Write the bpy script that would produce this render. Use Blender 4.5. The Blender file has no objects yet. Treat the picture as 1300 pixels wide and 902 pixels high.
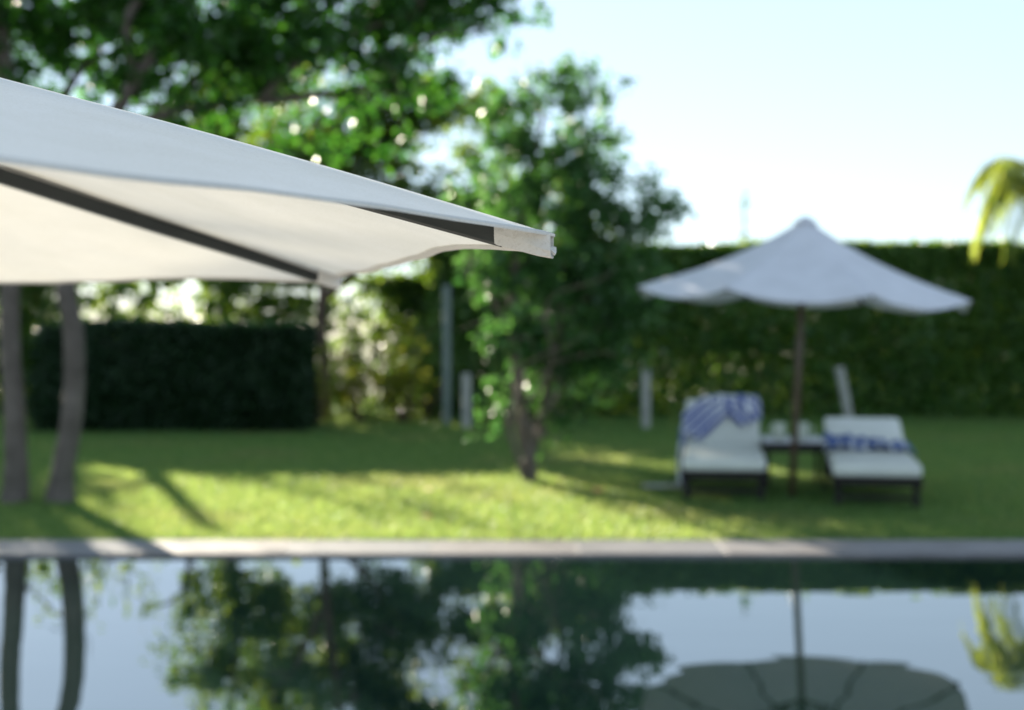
import bpy, bmesh, math, random
import numpy as np
from mathutils import Vector, Matrix, noise as mnoise
R = math.radians
rnd = random.Random(7)
rng = np.random.default_rng(7)
scene = bpy.context.scene
COL = scene.collection
F, YH, CAMH = 1805.0, 402.0, 1.45          # lens in photo pixels, horizon row, eye height

def P(px, py, d):
    """a point of the place, d metres into the garden"""
    return Vector(((px - 650) * d / F, d, CAMH + (YH - py) * d / F))
def G(px, py):
    d = F * CAMH / (py - YH)
    return Vector(((px - 650) * d / F, d, 0))

# ------------------------------------------------------------------ materials
def new_mat(name):
    m = bpy.data.materials.new(name); m.use_nodes = True
    nt = m.node_tree; nt.nodes.clear()
    out = nt.nodes.new('ShaderNodeOutputMaterial')
    return m, nt, out
def N(nt, t, **kw):
    n = nt.nodes.new(t)
    for k, v in kw.items():
        if k in n.inputs.keys(): n.inputs[k].default_value = v
        else: setattr(n, k, v)
    return n
def ramp(nt, stops):
    r = nt.nodes.new('ShaderNodeValToRGB')
    e = r.color_ramp.elements
    while len(e) < len(stops): e.new(0.5)
    for el, (p, c) in zip(e, stops):
        el.position = p; el.color = (*c, 1)
    return r
def simple(name, c1, c2, scale=12, rough=.5, bump=.15, bscale=60, metallic=0, detail=5):
    m, nt, out = new_mat(name)
    L = nt.links.new
    tc = N(nt, 'ShaderNodeTexCoord')
    n = N(nt, 'ShaderNodeTexNoise', Scale=scale, Detail=detail)
    L(tc.outputs['Object'], n.inputs['Vector'])
    r = ramp(nt, [(.3, c1), (.7, c2)]); L(n.outputs['Fac'], r.inputs[0])
    b = N(nt, 'ShaderNodeTexNoise', Scale=bscale, Detail=4); L(tc.outputs['Object'], b.inputs['Vector'])
    bp = N(nt, 'ShaderNodeBump', Strength=bump, Distance=.004); L(b.outputs['Fac'], bp.inputs['Height'])
    p = N(nt, 'ShaderNodeBsdfPrincipled', Roughness=rough, Metallic=metallic)
    L(r.outputs[0], p.inputs['Base Color']); L(bp.outputs[0], p.inputs['Normal'])
    L(p.outputs[0], out.inputs[0])
    return m
def fabric(name, col, trans, tfac=.35, weave=900, col2=None):
    m, nt, out = new_mat(name); L = nt.links.new
    tc = N(nt, 'ShaderNodeTexCoord')
    n = N(nt, 'ShaderNodeTexNoise', Scale=5, Detail=6, Roughness=.6); L(tc.outputs['Object'], n.inputs['Vector'])
    c2 = col2 or tuple(c * .9 for c in col)
    r = ramp(nt, [(.35, c2), (.65, col)]); L(n.outputs['Fac'], r.inputs[0])
    w = N(nt, 'ShaderNodeTexNoise', Scale=weave, Detail=2); L(tc.outputs['Object'], w.inputs['Vector'])
    wr = N(nt, 'ShaderNodeTexNoise', Scale=9, Detail=3); L(tc.outputs['Object'], wr.inputs['Vector'])
    b1 = N(nt, 'ShaderNodeBump', Strength=.6, Distance=.0006); L(w.outputs['Fac'], b1.inputs['Height'])
    b2 = N(nt, 'ShaderNodeBump', Strength=.25, Distance=.01); L(wr.outputs['Fac'], b2.inputs['Height']); L(b1.outputs[0], b2.inputs['Normal'])
    d = N(nt, 'ShaderNodeBsdfDiffuse'); t = N(nt, 'ShaderNodeBsdfTranslucent'); t.inputs['Color'].default_value = (*trans, 1)
    sp = N(nt, 'ShaderNodeTexNoise', Scale=420, Detail=3, Roughness=.7); L(tc.outputs['Object'], sp.inputs['Vector'])
    sr = ramp(nt, [(.30, (.80, .78, .74)), (.5, (1, 1, 1))]); L(sp.outputs['Fac'], sr.inputs[0])
    mm = N(nt, 'ShaderNodeMix', data_type='RGBA', blend_type='MULTIPLY'); mm.inputs[0].default_value = .7
    L(r.outputs[0], mm.inputs[6]); L(sr.outputs[0], mm.inputs[7]); L(mm.outputs[2], d.inputs['Color'])
    L(b2.outputs[0], d.inputs['Normal']); L(b2.outputs[0], t.inputs['Normal'])
    mx = N(nt, 'ShaderNodeMixShader'); mx.inputs[0].default_value = tfac
    L(d.outputs[0], mx.inputs[1]); L(t.outputs[0], mx.inputs[2]); L(mx.outputs[0], out.inputs[0])
    return m
def leafmat(name, dark, light, trans_dark, trans_light, tfac=.42, rough=.38, spec=.5, dry=False):
    m, nt, out = new_mat(name); L = nt.links.new
    g = N(nt, 'ShaderNodeNewGeometry')
    a = ramp(nt, [(0, dark), (1, light)]); L(g.outputs['Random Per Island'], a.inputs[0])
    b = ramp(nt, [(0, trans_dark), (1, trans_light)]); L(g.outputs['Random Per Island'], b.inputs[0])
    p = N(nt, 'ShaderNodeBsdfPrincipled', Roughness=rough); p.inputs['Specular IOR Level'].default_value = spec
    t = N(nt, 'ShaderNodeBsdfTranslucent')
    ca, cb = a.outputs[0], b.outputs[0]
    if dry:       # worn, yellower patches of turf
        tc = N(nt, 'ShaderNodeTexCoord'); n = N(nt, 'ShaderNodeTexNoise', Scale=.55, Detail=6, Roughness=.6); L(tc.outputs['Object'], n.inputs['Vector'])
        k = ramp(nt, [(.50, (0, 0, 0)), (.72, (.5, .5, .5))]); L(n.outputs['Fac'], k.inputs[0])
        for sock, colr in (('a', (.17, .16, .07, 1)), ('b', (.55, .46, .20, 1))):
            mm = N(nt, 'ShaderNodeMix', data_type='RGBA'); L(k.outputs[0], mm.inputs[0]); L(ca if sock == 'a' else cb, mm.inputs[6]); mm.inputs[7].default_value = colr
            if sock == 'a': ca = mm.outputs[2]
            else: cb = mm.outputs[2]
    L(ca, p.inputs['Base Color']); L(cb, t.inputs['Color'])
    mx = N(nt, 'ShaderNodeMixShader'); mx.inputs[0].default_value = tfac
    L(p.outputs[0], mx.inputs[1]); L(t.outputs[0], mx.inputs[2]); L(mx.outputs[0], out.inputs[0])
    return m
M = {}
M['leaf'] = leafmat('broad_leaf', (.018, .07, .014), (.04, .12, .02), (.03, .16, .015), (.12, .34, .03))
M['leaf_mid'] = leafmat('small_tree_leaf', (.035, .10, .03), (.07, .16, .05), (.06, .20, .03), (.16, .36, .07), spec=.6)
M['leaf_bg'] = leafmat('far_leaf', (.04, .10, .02), (.08, .16, .04), (.08, .2, .012), (.30, .40, .04), tfac=.5)
M['leaf_hedge'] = leafmat('hedge_leaf', (.03, .10, .02), (.11, .21, .05), (.08, .24, .02), (.36, .48, .05), tfac=.4)
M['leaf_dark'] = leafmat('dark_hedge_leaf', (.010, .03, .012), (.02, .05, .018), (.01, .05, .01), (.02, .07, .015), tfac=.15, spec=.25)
M['leaf_yellow'] = leafmat('sunny_shrub_leaf', (.06, .12, .01), (.16, .18, .03), (.25, .33, .02), (.5, .5, .06), tfac=.5)
M['petal'] = leafmat('pink_petal', (.4, .18, .15), (.5, .28, .22), (.4, .15, .12), (.5, .25, .2))
M['palm'] = leafmat('palm_leaflet', (.12, .18, .03), (.24, .28, .05), (.28, .40, .04), (.60, .64, .10), tfac=.5)
M['grass'] = leafmat('grass_blade', (.035, .12, .038), (.07, .175, .055), (.24, .42, .08), (.54, .60, .17), tfac=.45, rough=.5, spec=.3, dry=True)
M['bark'] = simple('grey_bark', (.075, .062, .052), (.15, .125, .11), scale=7, rough=.9, bump=.8, bscale=25)
M['bark_dark'] = simple('brown_bark', (.055, .035, .025), (.13, .085, .06), scale=9, rough=.9, bump=.8, bscale=30)
M['bark_stem'] = simple('light_brown_bark', (.11, .085, .065), (.2, .16, .125), scale=9, rough=.9, bump=.6, bscale=30)
M['twig'] = simple('dead_twig', (.05, .04, .03), (.09, .07, .05), scale=9, rough=.9)
M['block_dark'] = simple('hedge_core', (.006, .012, .006), (.012, .02, .01), scale=5, rough=1, bump=.5, bscale=12)  # near-black fill for the block added inside the clipped hedge
M['canvas'] = fabric('white_canvas', (.90, .90, .89), (.92, .88, .78), .19, col2=(.80, .80, .77))
M['canvas_hem'] = fabric('canvas_hem', (.74, .72, .68), (.5, .46, .38), .12)
M['canvas_far'] = fabric('blue_white_canvas', (.74, .75, .82), (.62, .62, .62), .15, weave=300)
M['cushion'] = fabric('cream_cushion', (.74, .76, .72), (.5, .5, .5), .03, weave=300)
M['darkmetal'] = simple('dark_rib_paint', (.012, .016, .015), (.02, .024, .022), scale=30, rough=.42, bump=.12, bscale=200)
M['polemetal'] = simple('bronze_pole', (.07, .045, .03), (.12, .08, .055), scale=20, rough=.4, bump=.05)
M['rattan'] = simple('dark_brown_wood', (.006, .005, .005), (.014, .010, .009), scale=30, rough=.8, bump=.6, bscale=150)
M['stone_top'] = simple('pale_table_top', (.42, .44, .46), (.54, .55, .57), scale=14, rough=.35)
M['mug'] = simple('pale_ceramic', (.50, .54, .46), (.58, .62, .54), scale=5, rough=.3, bump=.02)
M['post_white'] = simple('whitewashed_post', (.30, .30, .28), (.42, .41, .38), scale=6, rough=.8, bump=.4)
M['post_grey'] = simple('grey_green_post', (.13, .17, .155), (.2, .24, .22), scale=6, rough=.7, bump=.3)
M['concrete'] = simple('concrete', (.30, .29, .28), (.42, .41, .40), scale=8, rough=.9, bump=.5)
M['tile'] = simple('pool_tile', (.012, .03, .03), (.03, .05, .05), scale=6, rough=.4)
M['deadleaf'] = simple('fallen_leaf', (.5, .22, .05), (.6, .35, .12), scale=10, rough=.7)
M['sand_path'] = simple('dry_ground', (.16, .16, .09), (.26, .24, .15), scale=.6, rough=1, bump=.6, bscale=5)

# coping: stones of slightly different tint
def coping_mat():
    m, nt, out = new_mat('coping_stone'); L = nt.links.new
    g = N(nt, 'ShaderNodeNewGeometry')
    r = ramp(nt, [(0, (.19, .19, .205)), (.4, (.21, .21, .22)), (.7, (.235, .21, .205)), (1, (.20, .20, .215))]); L(g.outputs['Random Per Island'], r.inputs[0])
    tc = N(nt, 'ShaderNodeTexCoord'); n = N(nt, 'ShaderNodeTexNoise', Scale=3, Detail=8, Roughness=.65); L(tc.outputs['Object'], n.inputs['Vector'])
    r2 = ramp(nt, [(.3, (.55, .52, .5)), (.7, (1, 1, 1))]); L(n.outputs['Fac'], r2.inputs[0])
    mx = N(nt, 'ShaderNodeMix', data_type='RGBA', blend_type='MULTIPLY'); mx.inputs[0].default_value = .8
    L(r.outputs[0], mx.inputs[6]); L(r2.outputs[0], mx.inputs[7])
    b = N(nt, 'ShaderNodeTexNoise', Scale=90, Detail=4); L(tc.outputs['Object'], b.inputs['Vector'])
    bp = N(nt, 'ShaderNodeBump', Strength=.4, Distance=.003); L(b.outputs['Fac'], bp.inputs['Height'])
    p = N(nt, 'ShaderNodeBsdfPrincipled', Roughness=.6); L(mx.outputs[2], p.inputs['Base Color']); L(bp.outputs[0], p.inputs['Normal'])
    L(p.outputs[0], out.inputs[0]); return m
M['coping'] = coping_mat()
def lawn_mat():
    m, nt, out = new_mat('lawn_ground'); L = nt.links.new
    tc = N(nt, 'ShaderNodeTexCoord')
    n = N(nt, 'ShaderNodeTexNoise', Scale=.7, Detail=8, Roughness=.6); L(tc.outputs['Object'], n.inputs['Vector'])
    r = ramp(nt, [(.3, (.05, .12, .03)), (.5, (.075, .16, .035)), (.72, (.16, .19, .06))]); L(n.outputs['Fac'], r.inputs[0])
    b = N(nt, 'ShaderNodeTexNoise', Scale=60, Detail=4); L(tc.outputs['Object'], b.inputs['Vector'])
    bp = N(nt, 'ShaderNodeBump', Strength=.8, Distance=.02); L(b.outputs['Fac'], bp.inputs['Height'])
    p = N(nt, 'ShaderNodeBsdfPrincipled', Roughness=1); p.inputs['Specular IOR Level'].default_value = .1
    L(r.outputs[0], p.inputs['Base Color']); L(bp.outputs[0], p.inputs['Normal']); L(p.outputs[0], out.inputs[0]); return m
M['lawn'] = lawn_mat()
def water_mat():
    m, nt, out = new_mat('pool_water'); L = nt.links.new
    tc = N(nt, 'ShaderNodeTexCoord')
    mp = N(nt, 'ShaderNodeMapping'); mp.inputs['Scale'].default_value = (.6, 1.2, 1); L(tc.outputs['Object'], mp.inputs[0])
    b = N(nt, 'ShaderNodeTexNoise', Scale=1.6, Detail=2); L(mp.outputs[0], b.inputs['Vector'])
    bp = N(nt, 'ShaderNodeBump', Strength=.09, Distance=.02); L(b.outputs['Fac'], bp.inputs['Height'])
    p = N(nt, 'ShaderNodeBsdfPrincipled', Roughness=.015, IOR=3.8); p.inputs['Base Color'].default_value = (.008, .02, .018, 1)
    L(bp.outputs[0], p.inputs['Normal']); L(p.outputs[0], out.inputs[0]); return m
M['water'] = water_mat()
def towel_mat(name, kind):
    m, nt, out = new_mat(name); L = nt.links.new
    uv = N(nt, 'ShaderNodeUVMap'); sep = N(nt, 'ShaderNodeSeparateXYZ'); L(uv.outputs[0], sep.inputs[0])
    def frac(sock, k, thr):
        a = N(nt, 'ShaderNodeMath', operation='MULTIPLY'); a.inputs[1].default_value = k; L(sock, a.inputs[0])
        f = N(nt, 'ShaderNodeMath', operation='FRACT'); L(a.outputs[0], f.inputs[0])
        t = N(nt, 'ShaderNodeMath', operation='GREATER_THAN'); t.inputs[1].default_value = thr; L(f.outputs[0], t.inputs[0]); return t
    s = frac(sep.outputs[0], 4 if kind == 'stripe' else 7, .38)
    mask = s.outputs[0]
    if kind != 'stripe':
        s2 = frac(sep.outputs[1], 3, .62)
        mm = N(nt, 'ShaderNodeMath', operation='MAXIMUM'); L(s.outputs[0], mm.inputs[0]); L(s2.outputs[0], mm.inputs[1]); mask = mm.outputs[0]
    mx = N(nt, 'ShaderNodeMix', data_type='RGBA'); L(mask, mx.inputs[0])
    mx.inputs[6].default_value = (.68, .70, .74, 1); mx.inputs[7].default_value = (.10, .13, .34, 1) if kind == 'stripe' else (.07, .12, .31, 1)
    p = N(nt, 'ShaderNodeBsdfPrincipled', Roughness=.95); L(mx.outputs[2], p.inputs['Base Color'])
    L(p.outputs[0], out.inputs[0]); return m
M['towel_stripe'] = towel_mat('striped_towel', 'stripe')
M['towel_check'] = towel_mat('patterned_towel', 'check')
M['towel_pale'] = simple('pale_towel', (.30, .31, .29), (.38, .38, .35), rough=.95)

# ------------------------------------------------------------------ object helpers
def link(me, name, mat=None, parent=None):
    o = bpy.data.objects.new(name, me); COL.objects.link(o)
    if mat is not None: me.materials.append(mat)
    if parent is not None: o.parent = parent
    return o
def tag(o, label=None, cat=None, group=None, kind=None):
    if label: o['label'] = label
    if cat: o['category'] = cat
    if group: o['group'] = group
    if kind: o['kind'] = kind
    return o
def empty(name, loc=(0, 0, 0), rz=0, **kw):
    o = bpy.data.objects.new(name, None); COL.objects.link(o)
    o.location = loc; o.rotation_euler = (0, 0, rz); o.empty_display_size = .1
    return tag(o, **kw)
def bm_obj(bm, name, mat, parent=None, smooth=False):
    me = bpy.data.meshes.new(name)
    bmesh.ops.recalc_face_normals(bm, faces=bm.faces)
    if smooth:
        for f in bm.faces: f.smooth = True
    bm.to_mesh(me); bm.free()
    return link(me, name, mat, parent)
def np_obj(verts, faces, name, mat, parent=None, fsize=4):
    me = bpy.data.meshes.new(name)
    nf = len(faces)
    me.vertices.add(len(verts)); me.vertices.foreach_set('co', np.asarray(verts, dtype=np.float32).ravel())
    me.loops.add(nf * fsize); me.loops.foreach_set('vertex_index', np.asarray(faces, dtype=np.int32).ravel())
    me.polygons.add(nf); me.polygons.foreach_set('loop_start', np.arange(0, nf * fsize, fsize, dtype=np.int32))
    me.polygons.foreach_set('loop_total', np.full(nf, fsize, dtype=np.int32))
    me.update(calc_edges=True); me.validate()
    return link(me, name, mat, parent)
def box(bm, c, s, rot=None, bevel=0.0, seg=2):
    r = bmesh.ops.create_cube(bm, size=1)
    vs = r['verts']
    bmesh.ops.scale(bm, vec=s, verts=vs)
    if bevel:
        es = list({e for v in vs for e in v.link_edges})
        rr = bmesh.ops.bevel(bm, geom=es, offset=bevel, segments=seg, affect='EDGES', profile=.5)
        vs = list({v for f in rr['faces'] for v in f.verts} | {v for v in vs if v.is_valid})
        # collect island
        seen = set(vs); st = list(vs)
        while st:
            v = st.pop()
            for e in v.link_edges:
                w = e.other_vert(v)
                if w not in seen: seen.add(w); st.append(w)
        vs = list(seen)
    mat = Matrix.Translation(Vector(c)) @ (rot.to_4x4() if rot is not None else Matrix.Identity(4))
    bmesh.ops.transform(bm, matrix=mat, verts=vs)
    return vs
def beam(bm, a, b, w, h, up=Vector((0, 0, 1)), bevel=0):
    a, b = Vector(a), Vector(b); x = (b - a); ln = x.length; x.normalize()
    y = up.cross(x).normalized(); z = x.cross(y)
    rot = Matrix((x, y, z)).transposed()
    return box(bm, (a + b) / 2, (ln, w, h), rot, bevel)
def tube(bm, pts, rad, seg=10, cap=True, wob=0):
    pts = [Vector(p) for p in pts]; rings = []
    ref = Vector((.3, .9, .1)).normalized()
    for i, p in enumerate(pts):
        t = (pts[min(i + 1, len(pts) - 1)] - pts[max(i - 1, 0)]).normalized()
        u = t.cross(ref)
        if u.length < .1: u = t.cross(Vector((1, 0, 0)))
        u.normalize(); v = t.cross(u)
        r = rad[i] if hasattr(rad, '__len__') else rad
        rings.append([bm.verts.new(p + (u * math.cos(k * 2 * math.pi / seg) + v * math.sin(k * 2 * math.pi / seg)) * r * (1 + wob * (rnd.random() - .5))) for k in range(seg)])
    for a, b in zip(rings, rings[1:]):
        for k in range(seg): bm.faces.new((a[k], a[(k + 1) % seg], b[(k + 1) % seg], b[k]))
    if cap: bm.faces.new(rings[0][::-1]); bm.faces.new(rings[-1])
def lathe(bm, prof, c=(0, 0, 0), seg=24):
    rings = []
    for r, z in prof:
        rings.append([bm.verts.new((c[0] + r * math.cos(k * 2 * math.pi / seg), c[1] + r * math.sin(k * 2 * math.pi / seg), c[2] + z)) for k in range(seg)])
    for a, b in zip(rings, rings[1:]):
        for k in range(seg): bm.faces.new((a[k], a[(k + 1) % seg], b[(k + 1) % seg], b[k]))
    bm.faces.new(rings[0][::-1]); bm.faces.new(rings[-1])
def spline(pts, n):
    """Catmull-Rom through points"""
    pts = [Vector(p) for p in pts]; q = [pts[0] * 2 - pts[1]] + pts + [pts[-1] * 2 - pts[-2]]
    res = []
    for i in range(1, len(q) - 2):
        for k in range(n):
            t = k / n; a, b, c, d = q[i - 1], q[i], q[i + 1], q[i + 2]
            res.append(.5 * ((2 * b) + (c - a) * t + (2 * a - 5 * b + 4 * c - d) * t * t + (3 * b - a - 3 * c + d) * t ** 3))
    res.append(pts[-1]); return res

# ------------------------------------------------------------------ leaves
def leaves_from_points(pts, size, aspect=.5, up=.5, var=.35, droop=.25):
    n = len(pts)
    nrm = rng.normal(size=(n, 3)); nrm[:, 2] += up * 2; nrm /= np.linalg.norm(nrm, axis=1)[:, None]
    ax = rng.normal(size=(n, 3)); ax[:, 2] -= droop
    ax -= nrm * (ax * nrm).sum(1)[:, None]; ax /= np.linalg.norm(ax, axis=1)[:, None]
    sd = np.cross(nrm, ax)
    L = size * (1 + var * rng.normal(size=n)).clip(.45, 1.7)[:, None]
    W = L * aspect * .5
    v = np.empty((n, 6, 3))
    v[:, 0] = pts
    v[:, 1] = pts + ax * L * .35 + sd * W + nrm * L * .06
    v[:, 2] = pts + ax * L * .75 + sd * W * .7 + nrm * L * .03
    v[:, 3] = pts + ax * L - nrm * L * .08
    v[:, 4] = pts + ax * L * .75 - sd * W * .7 + nrm * L * .03
    v[:, 5] = pts + ax * L * .35 - sd * W + nrm * L * .06
    base = (np.arange(n) * 6)[:, None]
    f = np.concatenate([base + np.array([[0, 1, 2, 3]]), base + np.array([[0, 3, 4, 5]])], axis=1).reshape(-1, 4)
    return v.reshape(-1, 3), f
def clump_points(ells, clusters_per_m3, leaves_per, crad, shell=.45, gap=None, origin=(0, 0, 0)):
    """ells: (centre, (rx, ry, rz)[, density]); leaves gather in twig clusters inside the ellipsoids"""
    out = []
    for e in ells:
        c, r = np.array(e[0]), np.array(e[1]); dens = e[2] if len(e) > 2 else 1
        vol = 4 / 3 * math.pi * r.prod(); k = max(3, int(vol * clusters_per_m3 * dens))
        d = rng.normal(size=(k, 3)); d /= np.linalg.norm(d, axis=1)[:, None]
        rad = rng.random(k) ** shell
        cc = c + d * rad[:, None] * r * (1 + .12 * rng.normal(size=k))[:, None]
        if gap is not None:
            fq, th = gap
            keep = np.array([mnoise.noise(Vector(q) * fq) > th for q in cc]); cc = cc[keep]
        rr = crad * rng.uniform(.6, 1.5, len(cc))
        nn = np.maximum(3, (leaves_per * rng.uniform(.5, 1.5, len(cc))).astype(int))
        idx = np.repeat(np.arange(len(cc)), nn)
        out.append(cc[idx] + rng.normal(size=(len(idx), 3)) * rr[idx][:, None] * .55)
    return np.concatenate(out) - np.array(origin)
def crown_obj(pts, size, mat, parent, name='crown', **kw):
    v, f = leaves_from_points(pts, size, **kw)
    return np_obj(v, f, name, mat, parent)
def limb(bm, a, b, r0, r1, n=6, bend=.12):
    a, b = Vector(a), Vector(b); L = (b - a).length
    m1 = a.lerp(b, .35) + Vector((rnd.uniform(-1, 1), rnd.uniform(-1, 1), rnd.uniform(-.3, .6))) * L * bend
    m2 = a.lerp(b, .7) + Vector((rnd.uniform(-1, 1), rnd.uniform(-1, 1), rnd.uniform(-.3, .6))) * L * bend
    pts = spline([a, m1, m2, b], n); k = len(pts)
    tube(bm, pts, [r0 + (r1 - r0) * i / (k - 1) for i in range(k)], 8, wob=.12)
    return pts
def twigs(bm, pts, r, count, length, rise=.3):
    for _ in range(count):
        p = pts[rnd.randrange(len(pts) // 3, len(pts))]
        d = Vector((rnd.gauss(0, 1), rnd.gauss(0, 1), rnd.gauss(rise, .6))).normalized() * length * rnd.uniform(.5, 1.3)
        limb(bm, p, p + d, r, r * .25, n=3, bend=.18)

# ------------------------------------------------------------------ the setting
WZ = -.002
PX0, PX1, PY0, PY1 = -14., 14., 2.45, 8.58           # water area
def sheet(name, x0, x1, y0, y1, z, mat, hole=None):
    bm = bmesh.new()
    if hole:
        hx0, hx1, hy0, hy1 = hole
        xs, ys = [x0, hx0, hx1, x1], [y0, hy0, hy1, y1]
        g = [[bm.verts.new((x, y, z)) for x in xs] for y in ys]
        for j in range(3):
            for i in range(3):
                if i == 1 and j == 1: continue
                bm.faces.new((g[j][i], g[j][i + 1], g[j + 1][i + 1], g[j + 1][i]))
    else:
        bm.faces.new([bm.verts.new(p) for p in ((x0, y0, z), (x1, y0, z), (x1, y1, z), (x0, y1, z))])
    return tag(bm_obj(bm, name, mat), kind='structure')
sheet('ground', -1500, 1500, -600, 3000, -.008, M['sand_path'], hole=(PX0 - .4, PX1 + .4, PY0 - .4, PY1 + .4))
sheet('lawn', -30, 30, 9.1, 25.0, 0, M['lawn'])
sheet('pool_deck', -20, 20, -12, PY0 - .38, .0, M['concrete'])
bm = bmesh.new()
vs = [bm.verts.new(p) for p in ((PX0 - .02, PY0 - .02, -1.4), (PX1 + .02, PY0 - .02, -1.4), (PX1 + .02, PY1 + .02, -1.4), (PX0 - .02, PY1 + .02, -1.4),
                                (PX0 - .02, PY0 - .02, -.004), (PX1 + .02, PY0 - .02, -.004), (PX1 + .02, PY1 + .02, -.004), (PX0 - .02, PY1 + .02, -.004))]
for q in ((0, 1, 2, 3), (0, 1, 5, 4), (1, 2, 6, 5), (2, 3, 7, 6), (3, 0, 4, 7)): bm.faces.new([vs[i] for i in q])
tag(bm_obj(bm, 'pool_basin', M['tile']), kind='structure')
bm = bmesh.new()
bm.faces.new([bm.verts.new(p) for p in ((PX0 - .015, PY0 - .015, WZ), (PX1 + .015, PY0 - .015, WZ), (PX1 + .015, PY1 + .015, WZ), (PX0 - .015, PY1 + .015, WZ))])
tag(bm_obj(bm, 'pool_water', M['water']), kind='structure')
# coping of separate stones (far side, near side, ends)
bm = bmesh.new()
def cop(x0, x1, y0, y1, along):
    a0, a1 = (x0, x1) if along == 'x' else (y0, y1)
    a = a0
    while a < a1 - .05:
        w = min(.9, a1 - a)
        z = .018 + rnd.uniform(-.0008, .0008)
        if along == 'x': box(bm, (a + w / 2, (y0 + y1) / 2, z - .05), (w - .003, y1 - y0, .1), bevel=.003)
        else: box(bm, ((x0 + x1) / 2, a + w / 2, z - .05), (x1 - x0, w - .003, .1), bevel=.003)
        a += w
cop(PX0, PX1, PY1, PY1 + .54, 'x'); cop(PX0, PX1, PY0 - .42, PY0, 'x')
cop(PX0 - .42, PX0, PY0 - .42, PY1 + .57, 'y'); cop(PX1, PX1 + .42, PY0 - .42, PY1 + .57, 'y')
tag(bm_obj(bm, 'pool_coping', M['coping']), kind='structure')

# grass blades
n = 420000
gx = rng.uniform(-9, 9, n); gy = 9.14 + (rng.random(n) ** 1.25) * 12.0
keepw = np.abs(gx) < gy * .40 + 1.5
gx, gy = gx[keepw], gy[keepw]; n = len(gx)
pn = np.array([gx, gy, np.zeros(n)]).T
h = (.035 + .012 * rng.normal(size=n)).clip(.015, .07)
ang = rng.uniform(0, 2 * np.pi, n); w = rng.uniform(.004, .009, n)
lean = rng.normal(size=(n, 2)) * .022
v = np.empty((n, 3, 3)); v[:, 0] = pn; v[:, 1] = pn; v[:, 2] = pn
v[:, 0, 0] += np.cos(ang) * w; v[:, 0, 1] += np.sin(ang) * w; v[:, 1, 0] -= np.cos(ang) * w; v[:, 1, 1] -= np.sin(ang) * w
v[:, 2, 0] += lean[:, 0]; v[:, 2, 1] += lean[:, 1]; v[:, 2, 2] += h
g = np_obj(v.reshape(-1, 3), np.arange(n * 3).reshape(-1, 3), 'grass', M['grass'], fsize=3)
tag(g, 'short mown green grass of the lawn behind the pool', 'grass', kind='stuff')

# ------------------------------------------------------------------ trees in front (left)
def trunk_from_px(bm, path, rads, seg=14):
    pts = spline(path, 6); k = len(pts)
    rr = np.interp(np.linspace(0, 1, k), np.linspace(0, 1, len(rads)), rads)
    tube(bm, pts, list(rr), seg, wob=.10); return pts
def tree(name, base, path, rads, limbs, ells, label, cat, leaf, size, dens, lper, crad, bark, gap=None, group=None, ntw=3, up=.5, aspect=.5):
    root = empty(name, base, label=label, cat=cat, group=group)
    bm = bmesh.new(); b = Vector(base)
    pts = trunk_from_px(bm, [Vector(p) - b for p in path], rads)
    for a, c, r0 in limbs:
        lp = limb(bm, Vector(a) - b, Vector(c) - b, r0, r0 * .3)
        twigs(bm, lp, r0 * .35, ntw, (Vector(c) - Vector(a)).length * .45)
    bm_obj(bm, 'trunk', bark, root, smooth=True)
    if ells:
        cp = clump_points(ells, dens, lper, crad, gap=gap, origin=base)
        crown_obj(cp, size, leaf, root, up=up, aspect=aspect)
    return root

bA = G(18, 640); bB = G(74, 640)
def E3(px, py, d, rx, ry, rz, dn=1): return (tuple(P(px, py, d)), (rx, ry * (.6 if d != 12.5 and d != 12.6 else .8), rz), dn)
tA = tree('shade_tree', bA, [bA - Vector((0, 0, .1)), P(20, 600, 11), P(18, 520, 11), P(12, 420, 11), P(14, 300, 11.0), P(10, 150, 11), P(0, 0, 11)],
     [.125, .092, .08, .076, .072, .068, .05],
     [(P(12, 250, 11), P(-110, 20, 10.6), .06), (P(12, 200, 11), P(160, 60, 12), .055), (P(5, 90, 11), P(60, -150, 11), .05), (P(10, 180, 11), P(-80, 60, 12.5), .05)],
     [E3(-60, 10, 10.8, .75, 1.0, .55), E3(20, 60, 11.6, .9, 1.2, .62), E3(140, 0, 11.5, 1.1, 1.3, .75), E3(60, -190, 11, 1.3, 1.4, .7), E3(30, 130, 12.2, .8, .7, .35, .7)],
     'grey barked shade tree at the left edge, straight trunk beside the leaning one', 'tree', M['leaf'], .085, 135, 21, .11, M['bark'], gap=(3.2, -.04), group='shade trees on the left of the lawn')
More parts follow.
